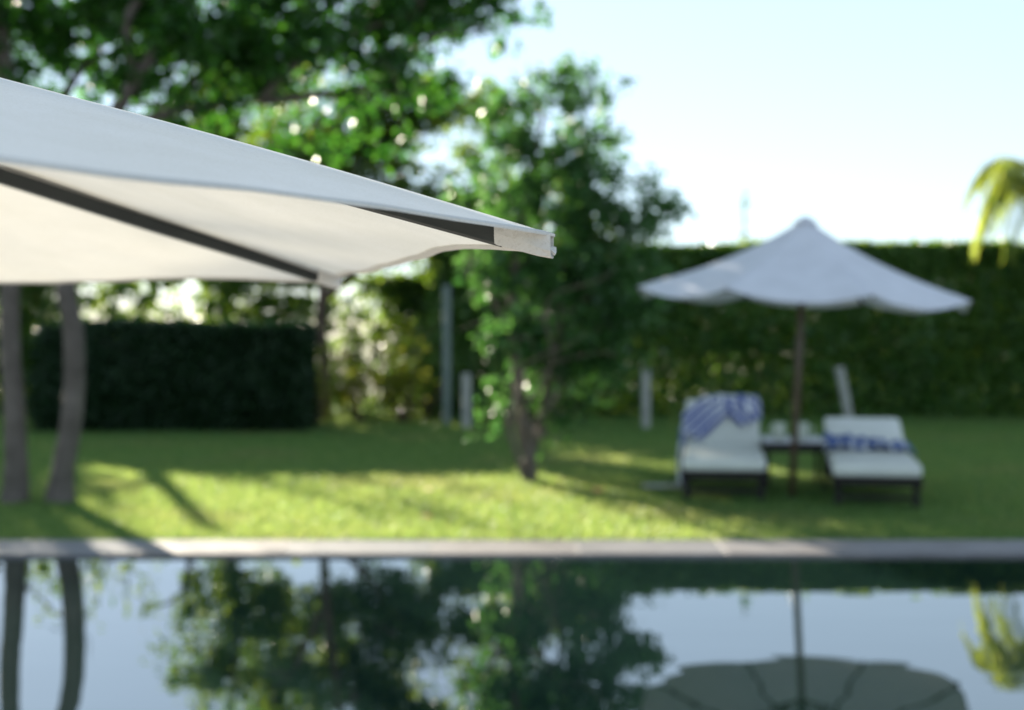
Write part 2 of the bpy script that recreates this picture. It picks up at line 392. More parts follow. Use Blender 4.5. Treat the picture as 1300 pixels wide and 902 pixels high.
tB = tree('shade_tree', bB, [bB - Vector((0, 0, .1)), P(80, 600, 11), P(92, 520, 11), P(94, 430, 11), P(82, 350, 11), P(90, 250, 11), P(130, 170, 11), P(200, 60, 11)],
     [.135, .086, .082, .080, .078, .07, .06, .045],
     [(P(120, 180, 11), P(330, 128, 11.2), .06), (P(330, 128, 11.2), P(500, 120, 11.4), .045), (P(200, 150, 11.1), P(330, 20, 11.8), .045), (P(330, 128, 11.2), P(520, 20, 11), .04),
      (P(170, 100, 11), P(250, -120, 11), .045), (P(420, 120, 11.3), P(640, 30, 11.2), .03)],
     [E3(260, 60, 11.2, .95, 1.2, .6), E3(400, 40, 11.3, .9, 1.1, .62, 1.1), E3(520, 10, 11.2, .75, .9, .45, 1.15), E3(610, 25, 11.2, .42, .5, .26, 1.2), E3(655, 30, 11.2, .17, .25, .13, 1.4),
      E3(330, -110, 11.2, 1.7, 1.5, .75), E3(560, -80, 11.2, .9, 1.2, .55), E3(200, 160, 11.8, .6, .6, .28, .7), E3(400, 170, 11.9, .75, .5, .26, 1), E3(480, 110, 11.6, .7, .6, .35, .9)],
     'grey barked shade tree with a leaning trunk, right of the straight one', 'tree', M['leaf'], .085, 160, 21, .11, M['bark'], gap=(3.2, -.05), group='shade trees on the left of the lawn')

# middle multi-stem tree
bC = G(672, 612)
tC = tree('bushy_tree', bC, [bC - Vector((0, 0, .1)), P(672, 580, 12.5), P(668, 540, 12.5), P(655, 470, 12.5), P(650, 380, 12.5), P(665, 260, 12.5), P(690, 150, 12.5)],
     [.075, .062, .05, .042, .036, .03, .02],
     [(P(672, 580, 12.5), P(700, 470, 12.6), .045), (P(700, 470, 12.6), P(735, 300, 12.6), .035), (P(735, 300, 12.6), P(745, 110, 12.5), .025), (P(674, 570, 12.5), P(640, 500, 12.3), .028), (bC, P(705, 440, 12.45), .036), (bC + Vector((-.03, -.03, 0)), P(655, 430, 12.3), .032), (bC + Vector((.04, -.04, 0)), P(690, 400, 12.25), .03),
      (P(720, 400, 12.6), P(820, 290, 12.6), .025), (P(655, 420, 12.5), P(600, 270, 12.6), .025), (P(680, 560, 12.5), P(748, 500, 12.7), .022), (P(690, 150, 12.5), P(650, 90, 12.6), .018)],
     [E3(715, 120, 12.5, .42, .45, .34, 1), E3(790, 103, 12.5, .10, .1, .05, 2), E3(735, 220, 12.5, .52, .55, .50, .8), E3(660, 200, 12.6, .42, .5, .42, .8), E3(800, 265, 12.5, .42, .45, .36, .85),
      E3(838, 285, 12.5, .24, .3, .3, 1), E3(800, 380, 12.5, .3, .3, .3, 1), E3(680, 330, 12.6, .65, .6, .42), E3(780, 360, 12.6, .45, .5, .38), E3(700, 430, 12.6, .55, .55, .42), E3(650, 500, 12.4, .25, .3, .25, .8),
      E3(720, 500, 12.6, .33, .35, .30), E3(650, 430, 12.6, .3, .4, .3, .9), E3(765, 450, 12.6, .34, .4, .34), E3(625, 330, 12.7, .3, .4, .25, .8), E3(640, 150, 12.6, .3, .4, .25, .8), E3(700, 280, 12.6, .7, .5, .4, .8), E3(640, 535, 12.3, .2, .2, .2, .9), E3(700, 545, 12.5, .2, .2, .14, .6), E3(610, 250, 12.7, .25, .35, .35, .6)],
     'multi stemmed bushy green tree standing alone in the middle of the lawn', 'tree', M['leaf_mid'], .075, 350, 20, .085, M['bark_stem'], gap=(4.2, -.11), ntw=4)

# trees behind the hedges
bD = Vector(((410 - 650) * 20 / F, 20, 0))
tree('background_tree', bD, [bD - Vector((0, 0, .1)), P(412, 480, 20), P(408, 400, 20), P(420, 250, 20), P(440, 120, 20)], [.11, .08, .07, .06, .04],
     [(P(410, 380, 20), P(520, 250, 20.4), .07), (P(415, 300, 20), P(340, 180, 20), .06), (P(430, 200, 20), P(540, 110, 20.4), .05)],
     [E3(560, 290, 20.6, 1.0, 1, .75, 1), E3(470, 290, 20.5, .9, 1, .55, 1), E3(500, 140, 20.4, 1.1, 1.1, .45, .8), E3(400, 190, 20.5, 1.1, 1.1, .55), E3(600, 340, 20.6, .7, .6, .45, 1.1), E3(500, 230, 20.6, .8, .7, .5, 1), E3(590, 190, 20.6, .35, .6, .3, 1), E3(600, 135, 20.4, .55, .7, .32, 2), E3(628, 245, 20.6, .4, .7, .45, 1.6), E3(540, 135, 20.4, .5, .7, .3, 1.5), E3(480, 180, 20.6, .7, .6, .35, 1), E3(620, 240, 20.6, .5, .6, .5, .7), E3(470, 220, 20.6, .6, .6, .4, .9)],
     'tall loose tree with a dark trunk behind the gap between the hedges', 'tree', M['leaf_bg'], .11, 115, 22, .16, M['bark_dark'], gap=(2.8, -.1), group='trees beyond the hedges')
bE = Vector(((290 - 650) * 24 / F, 24, 0))
tree('background_tree', bE, [bE - Vector((0, 0, .1)), P(290, 450, 24), P(286, 380, 24), P(300, 250, 24), P(295, 130, 24)], [.16, .13, .12, .09, .05],
     [(P(290, 360, 24), P(200, 250, 24), .06), (P(295, 300, 24), P(390, 200, 24), .06), (P(298, 260, 24), P(250, 140, 24), .05)],
     [E3(310, 250, 24, 1.05, 1.2, .9, 1), E3(270, 170, 24, .8, 1.0, .6), E3(370, 210, 24.5, 1.2, 1.2, .9), E3(300, 340, 24, .7, .7, .3, .9), E3(245, 255, 24, .34, .6, .6, 1.6), E3(195, 245, 24, .18, .2, .14, 2), E3(205, 200, 24, .2, .2, .16, 2), E3(320, 110, 24, 1.3, 1.2, .7, .8), E3(350, 250, 24, .6, 1, .4, .9)],  # small left-hand clumps added to shade and dapple the lawn
     'tree with a thin trunk rising behind the dark clipped hedge', 'tree', M['leaf_bg'], .12, 62, 22, .19, M['bark_dark'], gap=(2.6, -.08), group='trees beyond the hedges')
bF = Vector(((-10 - 650) * 22 / F, 22, 0))
tree('background_tree', bF, [bF - Vector((0, 0, .1)), P(30, 450, 22), P(4, 350, 22), P(-60, 240, 22)], [.16, .13, .11, .06],
     [(P(10, 380, 22), P(50, 350, 22), .03), (P(4, 330, 22), P(-130, 260, 22), .06), (P(4, 330, 22), P(105, 240, 22), .03), (P(10, 390, 22), P(120, 320, 22), .03), (P(12, 400, 22), P(190, 315, 22), .03), (P(30, 420, 22), P(60, 380, 21.6), .03)],
     [E3(80, 235, 22, .22, .2, .13, 2), E3(110, 265, 22, .16, .2, .1, 2), E3(-170, 260, 22, .8, 1.0, .8), E3(-120, 330, 22, .9, 1.0, .8), E3(20, 440, 21.5, .35, .4, .6, .9), E3(50, 470, 21.3, .3, .35, .4, .8), E3(-90, 170, 22, .9, 1.0, .5, .9), E3(20, 330, 22, .5, .6, .6, .9), E3(60, 290, 22, .3, .4, .4, .8), E3(110, 320, 22, .45, .5, .28, .6), E3(175, 300, 22, .4, .5, .22, .45), E3(190, 345, 22, .4, .5, .15, .6)],  # leading small clumps and their limb added to dapple the lawn
     'spreading tree behind the left end of the dark hedge', 'tree', M['leaf_bg'], .12, 90, 15, .22, M['bark_dark'], gap=(1, -.12), group='trees beyond the hedges')
bH = Vector(((690 - 650) * 23 / F, 23, 0))
tree('background_tree', bH, [bH - Vector((0, 0, .1)), P(690, 450, 23), P(680, 350, 23), P(660, 250, 23)], [.14, .11, .09, .05],
     [(P(688, 400, 23), P(620, 320, 23), .05), (P(684, 370, 23), P(760, 310, 23), .05)],
     [E3(650, 320, 23, 1.0, 1.0, .7, 1), E3(740, 330, 23, .9, .9, .55, 1), E3(690, 260, 23, .9, .9, .45, .6)],
     'rounded tree behind the tall hedge, mostly hidden by the bushy one', 'tree', M['leaf_bg'], .12, 100, 15, .22, M['bark_dark'], gap=(1, -.2), group='trees beyond the hedges')
bI = Vector(((945 - 650) * 24 / F, 24, 0))
tree('slender_tree', bI, [bI - Vector((0, 0, .1)), P(946, 400, 24), P(944, 330, 24), P(945, 238, 24)], [.05, .035, .025, .008], [],
     [E3(945, 290, 24, .06, .06, .2, 3), E3(945, 330, 24, .16, .12, .2, 2), E3(945, 262, 24, .03, .03, .15, 3)],
     'slender sapling whose thin tip rises over the hedge, left of the parasol peak', 'tree', M['leaf_mid'], .07, 150, 8, .08, M['bark_dark'], ntw=1)

# ------------------------------------------------------------------ hedges
def leaf_box(x0, x1, y0, y1, z0, z1, n, face=.6):
    p = np.array([rng.uniform(x0, x1, n), rng.uniform(y0, y1, n), z0 + (z1 - z0) * rng.random(n)]).T
    k = int(n * face); p[:k, 1] = np.where(rng.random(k) < .7, y0 + abs(rng.normal(size=k)) * .12, y1 - abs(rng.normal(size=k)) * .12)
    k2 = int(n * .12); p[-k2:, 2] = z1 - abs(rng.normal(size=k2)) * .08
    t = (p[:, 2] - z0) / (z1 - z0)
    s = np.array([mnoise.noise(Vector((a * .9, c * 1.1, b * .9))) for a, b, c in p])
    p[:, 1] += s * .25; p[:, 2] += t * (s * .10) 
    p[:, 2] += t * np.sin(p[:, 0] * 1.3) * .025
    return p
# dark clipped hedge on the left
hx0, hx1, hy = (40 - 650) * 17.7 / F, (386 - 650) * 17.7 / F, 17.7
root = empty('clipped_hedge', ((hx0 + hx1) / 2, hy, 0), label='low dark hedge clipped to a box shape behind the two shade trees', cat='hedge')
bm = bmesh.new(); box(bm, (0, .52, .58), (hx1 - hx0 - .2, .7, 1.16), bevel=.05); bm_obj(bm, 'light_block', M['block_dark'], root)  # solid dark box added inside so no light leaks through the leaves
p = leaf_box(hx0, hx1, hy, hy + 1.0, 0, 1.33, 42000); k = 5000
side = np.array([hx1 - abs(rng.normal(size=k)) * .05, rng.uniform(hy, hy + 1, k), rng.uniform(0, 1.33, k)]).T
p = np.concatenate([p, side]) - np.array(root.location)
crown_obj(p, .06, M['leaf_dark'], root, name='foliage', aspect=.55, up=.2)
# tall hedge on the right
hx0, hx1, hy = (545 - 650) * 20.4 / F, 11.5, 20.3
root = empty('tall_hedge', ((hx0 + hx1) / 2, hy, 0), label='tall leafy green hedge along the back of the lawn behind the loungers', cat='hedge')
p = leaf_box(hx0, hx1, hy, hy + 1.1, .0, 2.47, 200000, face=.5)
# thinner near the ground, where sun leaks through
low = (p[:, 2] < .95) & (rng.random(len(p)) < .35) & (p[:, 0] < 4.4)
p = p[~low] - np.array(root.location)
crown_obj(p, .085, M['leaf_hedge'], root, name='foliage', aspect=.55, up=.25)
bm = bmesh.new()
for i in range(46):
    x = hx0 + .1 + (hx1 - hx0 - .2) * i / 45 - root.location.x
    limb(bm, (x, .5 + rnd.uniform(-.15, .15), -.05), (x + rnd.uniform(-.15, .15), .5, 1.9), .03, .012, n=3, bend=.05)
bm_obj(bm, 'stems', M['bark_dark'], root, smooth=True)

# loose informal hedge behind the dark one: holes in its upper half let the sky and the sun through
hx0, hx1, hy = (-260 - 650) * 21 / F, (600 - 650) * 21 / F, 21.0
root = empty('loose_hedge', ((hx0 + hx1) / 2, hy, 0), label='taller loose hedge full of bright holes behind the dark clipped hedge', cat='hedge')
p = leaf_box(hx0, hx1, hy, hy + .9, 0, 2.05, 120000, face=.3)
pxs = p[:, 0] / p[:, 1] * F + 650; zz = p[:, 2]
hole = np.interp(pxs, [-260, 60, 95, 130, 240, 290, 375, 395, 470, 520, 600], [.5, .5,   .84, .88, .88, .6, .75, .90, .9, .3, .1])
nz = np.array([mnoise.noise(Vector((a * 4.5, b * 1.5, c * 4.5))) for a, b, c in p])
keep = rng.random(len(p)) > np.where(zz > 1.15, hole, np.interp(pxs, [-260, 300, 330, 480, 520, 600], [.5, .5, .93, .9, .5, .4])) * np.clip(1 + nz * 1.6, .4, 1.25)
p = p[keep] - np.array(root.location)
crown_obj(p, .095, M['leaf_bg'], root, name='foliage', aspect=.55, up=.25)
bm = bmesh.new()
for i in range(30):
    x = hx0 + .1 + (hx1 - hx0 - .2) * i / 29 - root.location.x
    limb(bm, (x, .45 + rnd.uniform(-.15, .15), -.05), (x + rnd.uniform(-.2, .2), .45, 1.8), .022, .01, n=3, bend=.07)
bm_obj(bm, 'stems', M['bark_dark'], root, smooth=True)

# loose sunlit shrubs in the gap
def shrub(px, py_top, d, w, label, leaf=M['leaf_yellow'], dens=260, size=.075, n=None, py_base=None):
    b = Vector(((px - 650) * d / F, d, 0)); hgt = CAMH + (YH - py_top) * d / F
    r = empty('garden_shrub', b, label=label, cat='shrub', group='loose shrubs in the gap between the hedges')
    bm = bmesh.new()
    for k in range(7):
        a = k * 2 * math.pi / 7
        limb(bm, (0, 0, -.03), (math.cos(a) * w * .7, math.sin(a) * .3, hgt * rnd.uniform(.6, .95)), .018, .005, n=3)
    bm_obj(bm, 'stems', M['bark_dark'], r, smooth=True)
    e = [((0, 0, hgt * .55), (w, .35, hgt * .48)), ((w * .4, 0, hgt * .3), (w * .6, .3, hgt * .3)), ((-w * .4, 0, hgt * .35), (w * .55, .3, hgt * .35))]
    crown_obj(clump_points(e, dens, 12, .1, gap=(2.2, -.05)), size, leaf, r, name='foliage')
    return r, hgt
shrub(402, 430, 18.9, .17, 'narrow yellow green shrub against the end of the dark hedge')
s2, hh = shrub(455, 418, 19.6, .5, 'loose yellow green shrub with pinkish blossom right of the narrow one', dens=190)
crown_obj(clump_points([((-.22, -.35, hh * .72), (.17, .1, .13))], 900, 10, .06), .05, M['petal'], s2, name='blossom')
shrub(510, 425, 19.3, .42, 'dense yellow green shrub left of the tall grey post', dens=230)
shrub(545, 400, 20.0, .3, 'dark leafy shrub right behind the tall grey post', leaf=M['leaf_hedge'], dens=300)
shrub(650, 455, 19.0, .45, 'low green shrub behind the lone bushy tree', leaf=M['leaf_hedge'], dens=300)

# ------------------------------------------------------------------ posts
def post(px, pb, pt, w, d, mat, label, pxt=None, capx=True, group='posts in front of the tall hedge', sq=False):
    b = Vector(((px - 650) * d / F, d, 0)); top = P(pxt if pxt is not None else px, pt, d) - b
    r = empty('garden_post', b, label=label, cat='post', group=group)
    bm = bmesh.new()
    tube(bm, [Vector((0, 0, -.08)) , top * .5, top], [w / 2] * 3, 14, wob=.03)
    bm_obj(bm, 'shaft', mat, r, smooth=False)
    bm = bmesh.new(); t = top.normalized()
    tube(bm, [top + t * .001, top + t * .02, top + t * .035], [w * .56, w * .56, w * .35], 14)
    bm_obj(bm, 'post_cap', mat, r)
post(567, 540, 366, .11, 18.9, M['post_grey'], 'tall round grey green post in the gap left of the bushy tree')
post(592, 545, 478, .12, 18.3, M['post_white'], 'short pale post just right of the tall grey green post')
post(820, 545, 472, .11, 18.3, M['post_white'], 'short white post between the bushy tree and the left lounger')
post(1080, 534, 470, .125, 19.2, M['post_white'], 'pale leaning post seen above the right lounger', pxt=1066)

# ------------------------------------------------------------------ palm on the right
pc = P(1335, 255, 19.4); base = Vector((pc.x + .1, 19.4, 0))
root = empty('palm_tree', base, label='palm with yellow green arching fronds at the right edge of the picture', cat='palm tree')
bm = bmesh.new(); pts = spline([(0, 0, -.1), (.04, 0, .9), (0, .02, 2.0), pc - base], 6)
tube(bm, pts, [.13 - .05 * i / (len(pts) - 1) + (.006 if i % 2 else 0) for i in range(len(pts))], 14, wob=.06)
bm_obj(bm, 'trunk', M['bark'], root, smooth=True)
def frond(az, length, rise, drop):
    c = pc - base; d = Vector((math.cos(az), math.sin(az), 0)); n = 26
    axis = []
    for i in range(n + 1):
        t = i / n; axis.append(c + d * length * (t - .18 * t * t * t) + Vector((0, 0, rise * math.sin(t * 1.9) - drop * t ** 2.6)))
    bm = bmesh.new(); tube(bm, axis, [.016 * (1 - .8 * i / n) for i in range(n + 1)], 6)
    st = bm_obj(bm, 'frond_stem', M['palm'], None)
    vv, ff = [], []
    side = d.cross(Vector((0, 0, 1)))
    for i in range(2, n + 1):
        for sub in (0, .5):
            if i == n and sub: continue
            p = axis[i] if i == n else axis[i].lerp(axis[i + 1], sub)
            tan = (axis[min(i + 1, n)] - axis[i - 1]).normalized(); t = i / n
            L = .38 * math.sin(math.pi * min(1, .12 + t * .82)) ** .6 * rnd.uniform(.85, 1.1)
            for s in (-1, 1):
                dr = (side * s * .8 + tan * .55 + Vector((0, 0, rnd.uniform(-.75, -.1)))).normalized()
                wv = dr.cross(Vector((0, 0, 1)).cross(dr)).normalized().cross(dr) * .014
                m = p + dr * L * .5; e = p + dr * L + Vector((0, 0, -L * .35))
                k = len(vv); vv += [p - wv * .5, m - wv, e, m + wv]; ff.append((k, k + 1, k + 2, k + 3))
    o = np_obj(np.array([tuple(x) for x in vv]), np.array(ff), 'frond', M['palm'], root)
    st.parent = o
for az, l, ri, dr in ((184, 1.35, .45, 1.2), (168, 1.4, .75, .75), (176, 1.15, .62, .9), (190, 1.3, .6, 1.0), (160, 1.1, .85, .6), (150, 1.2, .75, .4), (200, 1.15, .75, .5), (215, 1.2, .35, 1.1), (235, 1.1, .7, .5), (120, 1.3, .5, .8), (90, 1.2, .8, .4),
                      (60, 1.3, .5, .9), (30, 1.3, .7, .6), (0, 1.3, .5, .9), (330, 1.2, .8, .5), (300, 1.3, .5, .9), (265, 1.1, .6, .8)):
    frond(R(az), l, ri, dr)

# ------------------------------------------------------------------ parasols
def rib_frames(nr, phi, Rr, rise, prof):
    """point along rib k at t (0 hub, 1 corner) in parasol space, z measured from the rim"""
    def pt(k, t, du=0, r_off=0):
        a = phi + k * 2 * math.pi / nr + du
        return Vector((math.cos(a) * (Rr * t + r_off), math.sin(a) * (Rr * t + r_off), rise * prof(t)))
    return pt
def canopy_mesh(nr, phi, Rr, rise, prof, cut, droop, sag, rimz, nu=16, nv=30, wave=0, seed=0, lip=0):
    bm = bmesh.new(); uvl = None
    pt = rib_frames(nr, phi, Rr, rise, prof)
    grid = []
    rim = []
    for k in range(nr):
        for i in range(nu):
            u = i / nu; b = 4 * u * (1 - u)
            col = []
            for j in range(nv + 1):
                t = .02 + .98 * j / nv
                q = pt(k, t).lerp(pt(k + 1, t), u)
                hub = Vector((0, 0, q.z)); dirv = (q - hub)
                q = q - dirv.normalized() * cut * b * t ** 3          # edge cut in between the corners
                q.z += -droop * b * t ** 3 + (cut * b * t ** 3) * rise / Rr * (1 if cut else 0)
                q.z -= sag * b * math.sin(math.pi * min(1, t)) * t
                q.z += wave * (mnoise.noise(Vector((q.x * 2.4 + seed, q.y * 2.4, 3.1))) * t + .35 * mnoise.noise(Vector((q.x * 9 + seed, q.y * 9, 1.1))) * t * b)
                if lip and 0 < u < .35: q.z -= lip * min(1, u / .06) * (1 - u / .35) ** 2 * t ** 14
                q.z += rimz
                col.append(q)
            grid.append(col); rim.append(col[-1])
    vs = [[bm.verts.new(q) for q in c] for c in grid]
    n = len(vs)
    for a in range(n):
        for j in range(nv): bm.faces.new((vs[a][j], vs[a][j + 1], vs[(a + 1) % n][j + 1], vs[(a + 1) % n][j]))
    return bm, grid, rim
def strip_along(bm, pts, w, th, inward, closed=True):
    """folded hem: a thin band following points, w wide towards 'inward'"""
    rings = []
    n = len(pts)
    for i, p in enumerate(pts):
        d = inward(i).normalized(); u = Vector((0, 0, 1))
        rings.append([bm.verts.new(p + u * th * .5 - d * .0015), bm.verts.new(p - u * th * .9 - d * .0015), bm.verts.new(p + d * w - u * th * .9), bm.verts.new(p + d * w + u * th * .5)])
    for i in range(n if closed else n - 1):
        a, b = rings[i], rings[(i + 1) % n]
        for k in range(4): bm.faces.new((a[k], a[(k + 1) % 4], b[(k + 1) % 4], b[k]))
# --- foreground parasol
HX, HY, PHI, RR, RISE = -1.69906, 1.34366, -.14954, 1.75, .475
rimz = CAMH + .0655
root = empty('garden_parasol', (HX, HY, 0), label='large white parasol close to the camera at the left, dark ribs under its canvas', cat='parasol', group='white garden parasols')
prof = lambda t: (1 - t) + .02 * math.sin(math.pi * t)
bm, grid, rim = canopy_mesh(8, PHI, RR, RISE, prof, .008, 0, .012, rimz, nu=40, nv=44, wave=.010, lip=.011)
for f in bm.faces: f.smooth = True
me_c = bm_obj(bm, 'canopy', M['canvas'], root, smooth=True)
nC = len(grid)
bm = bmesh.new()
strip_along(bm, rim, .009, .0014, lambda i: (grid[i][-3] - grid[i][-1]))
bm_obj(bm, 'hem', M['canvas_hem'], me_c)
nu = 40
for k in range(8):
    col = grid[k * nu]
    a = PHI + k * math.pi / 4; rad = Vector((math.cos(a), math.sin(a), 0)); sd = Vector((-math.sin(a), math.cos(a), 0))
    # seam tape under the canvas, a little wider than the rib
    bm = bmesh.new(); th = .0012
    pp = [q - Vector((0, 0, .0022)) for q in col[1:-1]]
    rg = []
    for q in pp: rg.append([bm.verts.new(q + sd * .014 - Vector((0, 0, .004))), bm.verts.new(q - sd * .014 - Vector((0, 0, .004))), bm.verts.new(q - sd * .014 - Vector((0, 0, .0052))), bm.verts.new(q + sd * .014 - Vector((0, 0, .0052)))])
    for x, y in zip(rg, rg[1:]):
        for m in range(4): bm.faces.new((x[m], x[(m + 1) % 4], y[(m + 1) % 4], y[m]))
    bm_obj(bm, 'seam_tape', M['canvas_hem'], me_c)
    # rib: rectangular bar that bows slightly
    bm = bmesh.new(); rg = []
    m_ = len(col)
    for j in range(2, m_ - 1):
        t = j / (m_ - 1); q = col[j] - Vector((0, 0, .0062 + .006 * math.sin(math.pi * t)))
        w_ = .0085; h_ = .024 - .0095 * max(0, (t - .5) / .5) ** 2
        ring = []
        for sx, zz in ((1, -.002), (.7, 0), (-.7, 0), (-1, -.002), (-1, -h_ + .002), (-.7, -h_), (.7, -h_), (1, -h_ + .002)):
            ring.append(bm.verts.new(q + sd * w_ * sx + Vector((0, 0, zz))))
        rg.append(ring)
    for x, y in zip(rg, rg[1:]):
        for m in range(8): bm.faces.new((x[m], x[(m + 1) % 8], y[(m + 1) % 8], y[m]))
    bm.faces.new(rg[0]); bm.faces.new(rg[-1][::-1])
    rib = bm_obj(bm, 'rib', M['darkmetal'], root)
    # strut from the middle of the rib to the runner
    bm = bmesh.new(); j = int(.46 * (m_ - 1)); q = col[j] - Vector((0, 0, .026))
    rz = rimz + RISE - .62
    beam(bm, q, Vector((math.cos(a) * .045, math.sin(a) * .045, rz)), .010, .016, bevel=.002)
    box(bm, q + Vector((0, 0, 0)), (.02, .02, .03), bevel=.003)
    bm_obj(bm, 'strut', M['darkmetal'], rib)
    # canvas pocket round the rib end with its open, frayed mouth
    c = col[-1]; down = Vector((0, 0, -1)); ra = (c - col[-2]).normalized()
    bm = bmesh.new(); rings = []
    prof_p = [(-.046, .0112, .0208, .002), (-.044, .0116, .0216, .0015), (-.028, .0110, .0202, .001), (-.012, .0106, .0192, .001), (-.001, .0102, .0182, .001)]
    for (s, hw, dep, topo) in prof_p:
        b0 = c + ra * s
        ring = []
        wv = lambda: rnd.uniform(-.0006, .0006)
        for sx, zz in ((-1, -topo), (-1, -.007), (-1.02, -.013), (-.8, -dep), (0, -dep - .0008), (.8, -dep), (1.02, -.013), (1, -.007), (1, -topo)):
            ring.append(bm.verts.new(b0 + sd * hw * sx * (1 + rnd.uniform(-.06, .06)) + Vector((0, 0, zz + wv()))))
        rings.append(ring)
    for x, y in zip(rings, rings[1:]):
        for m in range(8): bm.faces.new((x[m], x[m + 1], y[m + 1], y[m]))
    # inner wall so the cloth has thickness
    pk = bm_obj(bm, 'rib_pocket', M['canvas_hem'], me_c, smooth=False)
    sol = pk.modifiers.new('thick', 'SOLIDIFY'); sol.thickness = .0012; sol.offset = 1
    bm = bmesh.new()     # frayed tongue of canvas poking out of the pocket
    rows = []
    for i in range(6):
        s = -.014 + .016 * i / 5
        wd = .0085 * (1 - .5 * (i / 5) ** 2)
        rows.append([bm.verts.new(c + ra * (s + rnd.uniform(-.001, .001)) + sd * wd * (m / 4 - 1) + sd * wd * (m / 4) + Vector((0, 0, -.006 - .0008 * i + rnd.uniform(-.0016, .0016) - .004 * abs(m / 4 * 2 - 1)))) for m in range(5)])
    for x, y in zip(rows, rows[1:]):
        for m in range(4): bm.faces.new((x[m], x[m + 1], y[m + 1], y[m]))
    ty = bm_obj(bm, 'frayed_corner', M['canvas_hem'], me_c)
    sol = ty.modifiers.new('thick', 'SOLIDIFY'); sol.thickness = .002; sol.offset = -1
bm = bmesh.new(); tube(bm, [(0, 0, .12), (0, 0, 1.2), (0, 0, rimz + RISE - .02)], .024, 20); bm_obj(bm, 'pole', M['darkmetal'], root, smooth=True)
bm = bmesh.new(); lathe(bm, [(.05, -.02), (.055, 0), (.05, .03), (.03, .035)], (0, 0, rimz + RISE - .62)); bm_obj(bm, 'runner', M['darkmetal'], root)
bm = bmesh.new(); lathe(bm, [(.045, -.05), (.05, -.03), (.045, -.012), (.02, -.008)], (0, 0, rimz + RISE)); bm_obj(bm, 'hub', M['darkmetal'], root)
bm = bmesh.new(); lathe(bm, [(.03, .0), (.032, .008), (.012, .02), (.02, .04), (.012, .06), (.002, .066)], (0, 0, rimz + RISE)); bm_obj(bm, 'finial', M['darkmetal'], root)
bm = bmesh.new(); box(bm, (0, 0, .035), (.6, .6, .06), bevel=.012); lathe(bm, [(.034, .05), (.034, .34), (.030, .345)], (0, 0, .02)); bm_obj(bm, 'base', M['concrete'], root)

# --- background parasol
px_, py_ = G(1005, 634).x, G(1005, 634).y
root = empty('garden_parasol', (px_, py_, 0), label='white parasol with drooping scalloped edge standing between the two loungers', cat='parasol', group='white garden parasols')
root.rotation_euler = (0, R(2.9), 0)
RR2, RISE2 = 1.34, .62
prof2 = lambda t: (1 - t) * (1 + .0 * t) + -.125 * math.sin(math.pi * t) * (1 - t) ** .3
bm, grid2, rim2 = canopy_mesh(8, R(-80.0), RR2, RISE2, prof2, .0, .075, .0, 1.615, nu=18, nv=24, wave=.016, seed=5)
can = bm_obj(bm, 'canopy', M['canvas_far'], root, smooth=True)
bm = bmesh.new(); strip_along(bm, rim2, .02, .004, lambda i: (grid2[i][-3] - grid2[i][-1])); bm_obj(bm, 'hem', M['canvas_far'], can)
for k in range(8):
    col = grid2[k * 18]
    bm = bmesh.new()
    for j in range(2, len(col) - 1): beam(bm, col[j] - Vector((0, 0, .018)), col[j + 1] - Vector((0, 0, .018)), .016, .02)
    rib = bm_obj(bm, 'rib', M['polemetal'], root)
    bm = bmesh.new(); a = R(-80) + k * math.pi / 4
    beam(bm, col[11] - Vector((0, 0, .03)), (math.cos(a) * .04, math.sin(a) * .04, 1.62), .012, .016); bm_obj(bm, 'strut', M['polemetal'], rib)
bm = bmesh.new(); tube(bm, [(0, 0, -.05), (0, 0, 1.1), (0, 0, 1.615 + RISE2)], .028, 18); bm_obj(bm, 'pole', M['polemetal'], root, smooth=True)
bm = bmesh.new(); lathe(bm, [(.05, -.03), (.055, 0), (.05, .03), (.03, .035)], (0, 0, 1.61)); bm_obj(bm, 'runner', M['polemetal'], root)
bm = bmesh.new(); lathe(bm, [(.10, -.055), (.085, -.03), (.05, -.005), (.02, .012), (.004, .018)], (0, 0, 1.615 + RISE2 - .0)); bm_obj(bm, 'top_cap', M['canvas_far'], root, smooth=True)

# ------------------------------------------------------------------ loungers
def cushion(bm, sx, sy, sz, nx=8, ny=14, nz=3, puff=.012, tufts=1):
    """soft box centred on x, from y 0..sy, z 0..sz"""
    r = bmesh.ops.create_cube(bm, size=1); vs = r['verts']
    bmesh.ops.scale(bm, vec=(sx, sy, sz), verts=vs); bmesh.ops.translate(bm, vec=(0, sy / 2, sz / 2), verts=vs)
    bmesh.ops.bevel(bm, geom=list(bm.edges), offset=sz * .38, segments=4, affect='EDGES', profile=.5)
    for a in range(1, nx): bmesh.ops.bisect_plane(bm, geom=bm.verts[:] + bm.edges[:] + bm.faces[:], plane_co=(-sx / 2 + sx * a / nx, 0, 0), plane_no=(1, 0, 0))
    for a in range(1, ny): bmesh.ops.bisect_plane(bm, geom=bm.verts[:] + bm.edges[:] + bm.faces[:], plane_co=(0, sy * a / ny, 0), plane_no=(0, 1, 0))
    for v in bm.verts:
        u, w = v.co.x / sx * 2, v.co.y / sy
        if v.co.z > sz * .6: v.co.z += puff * (1 - u ** 4) * (1 - (2 * w - 1) ** 6) + .006 * mnoise.noise(v.co * 6)
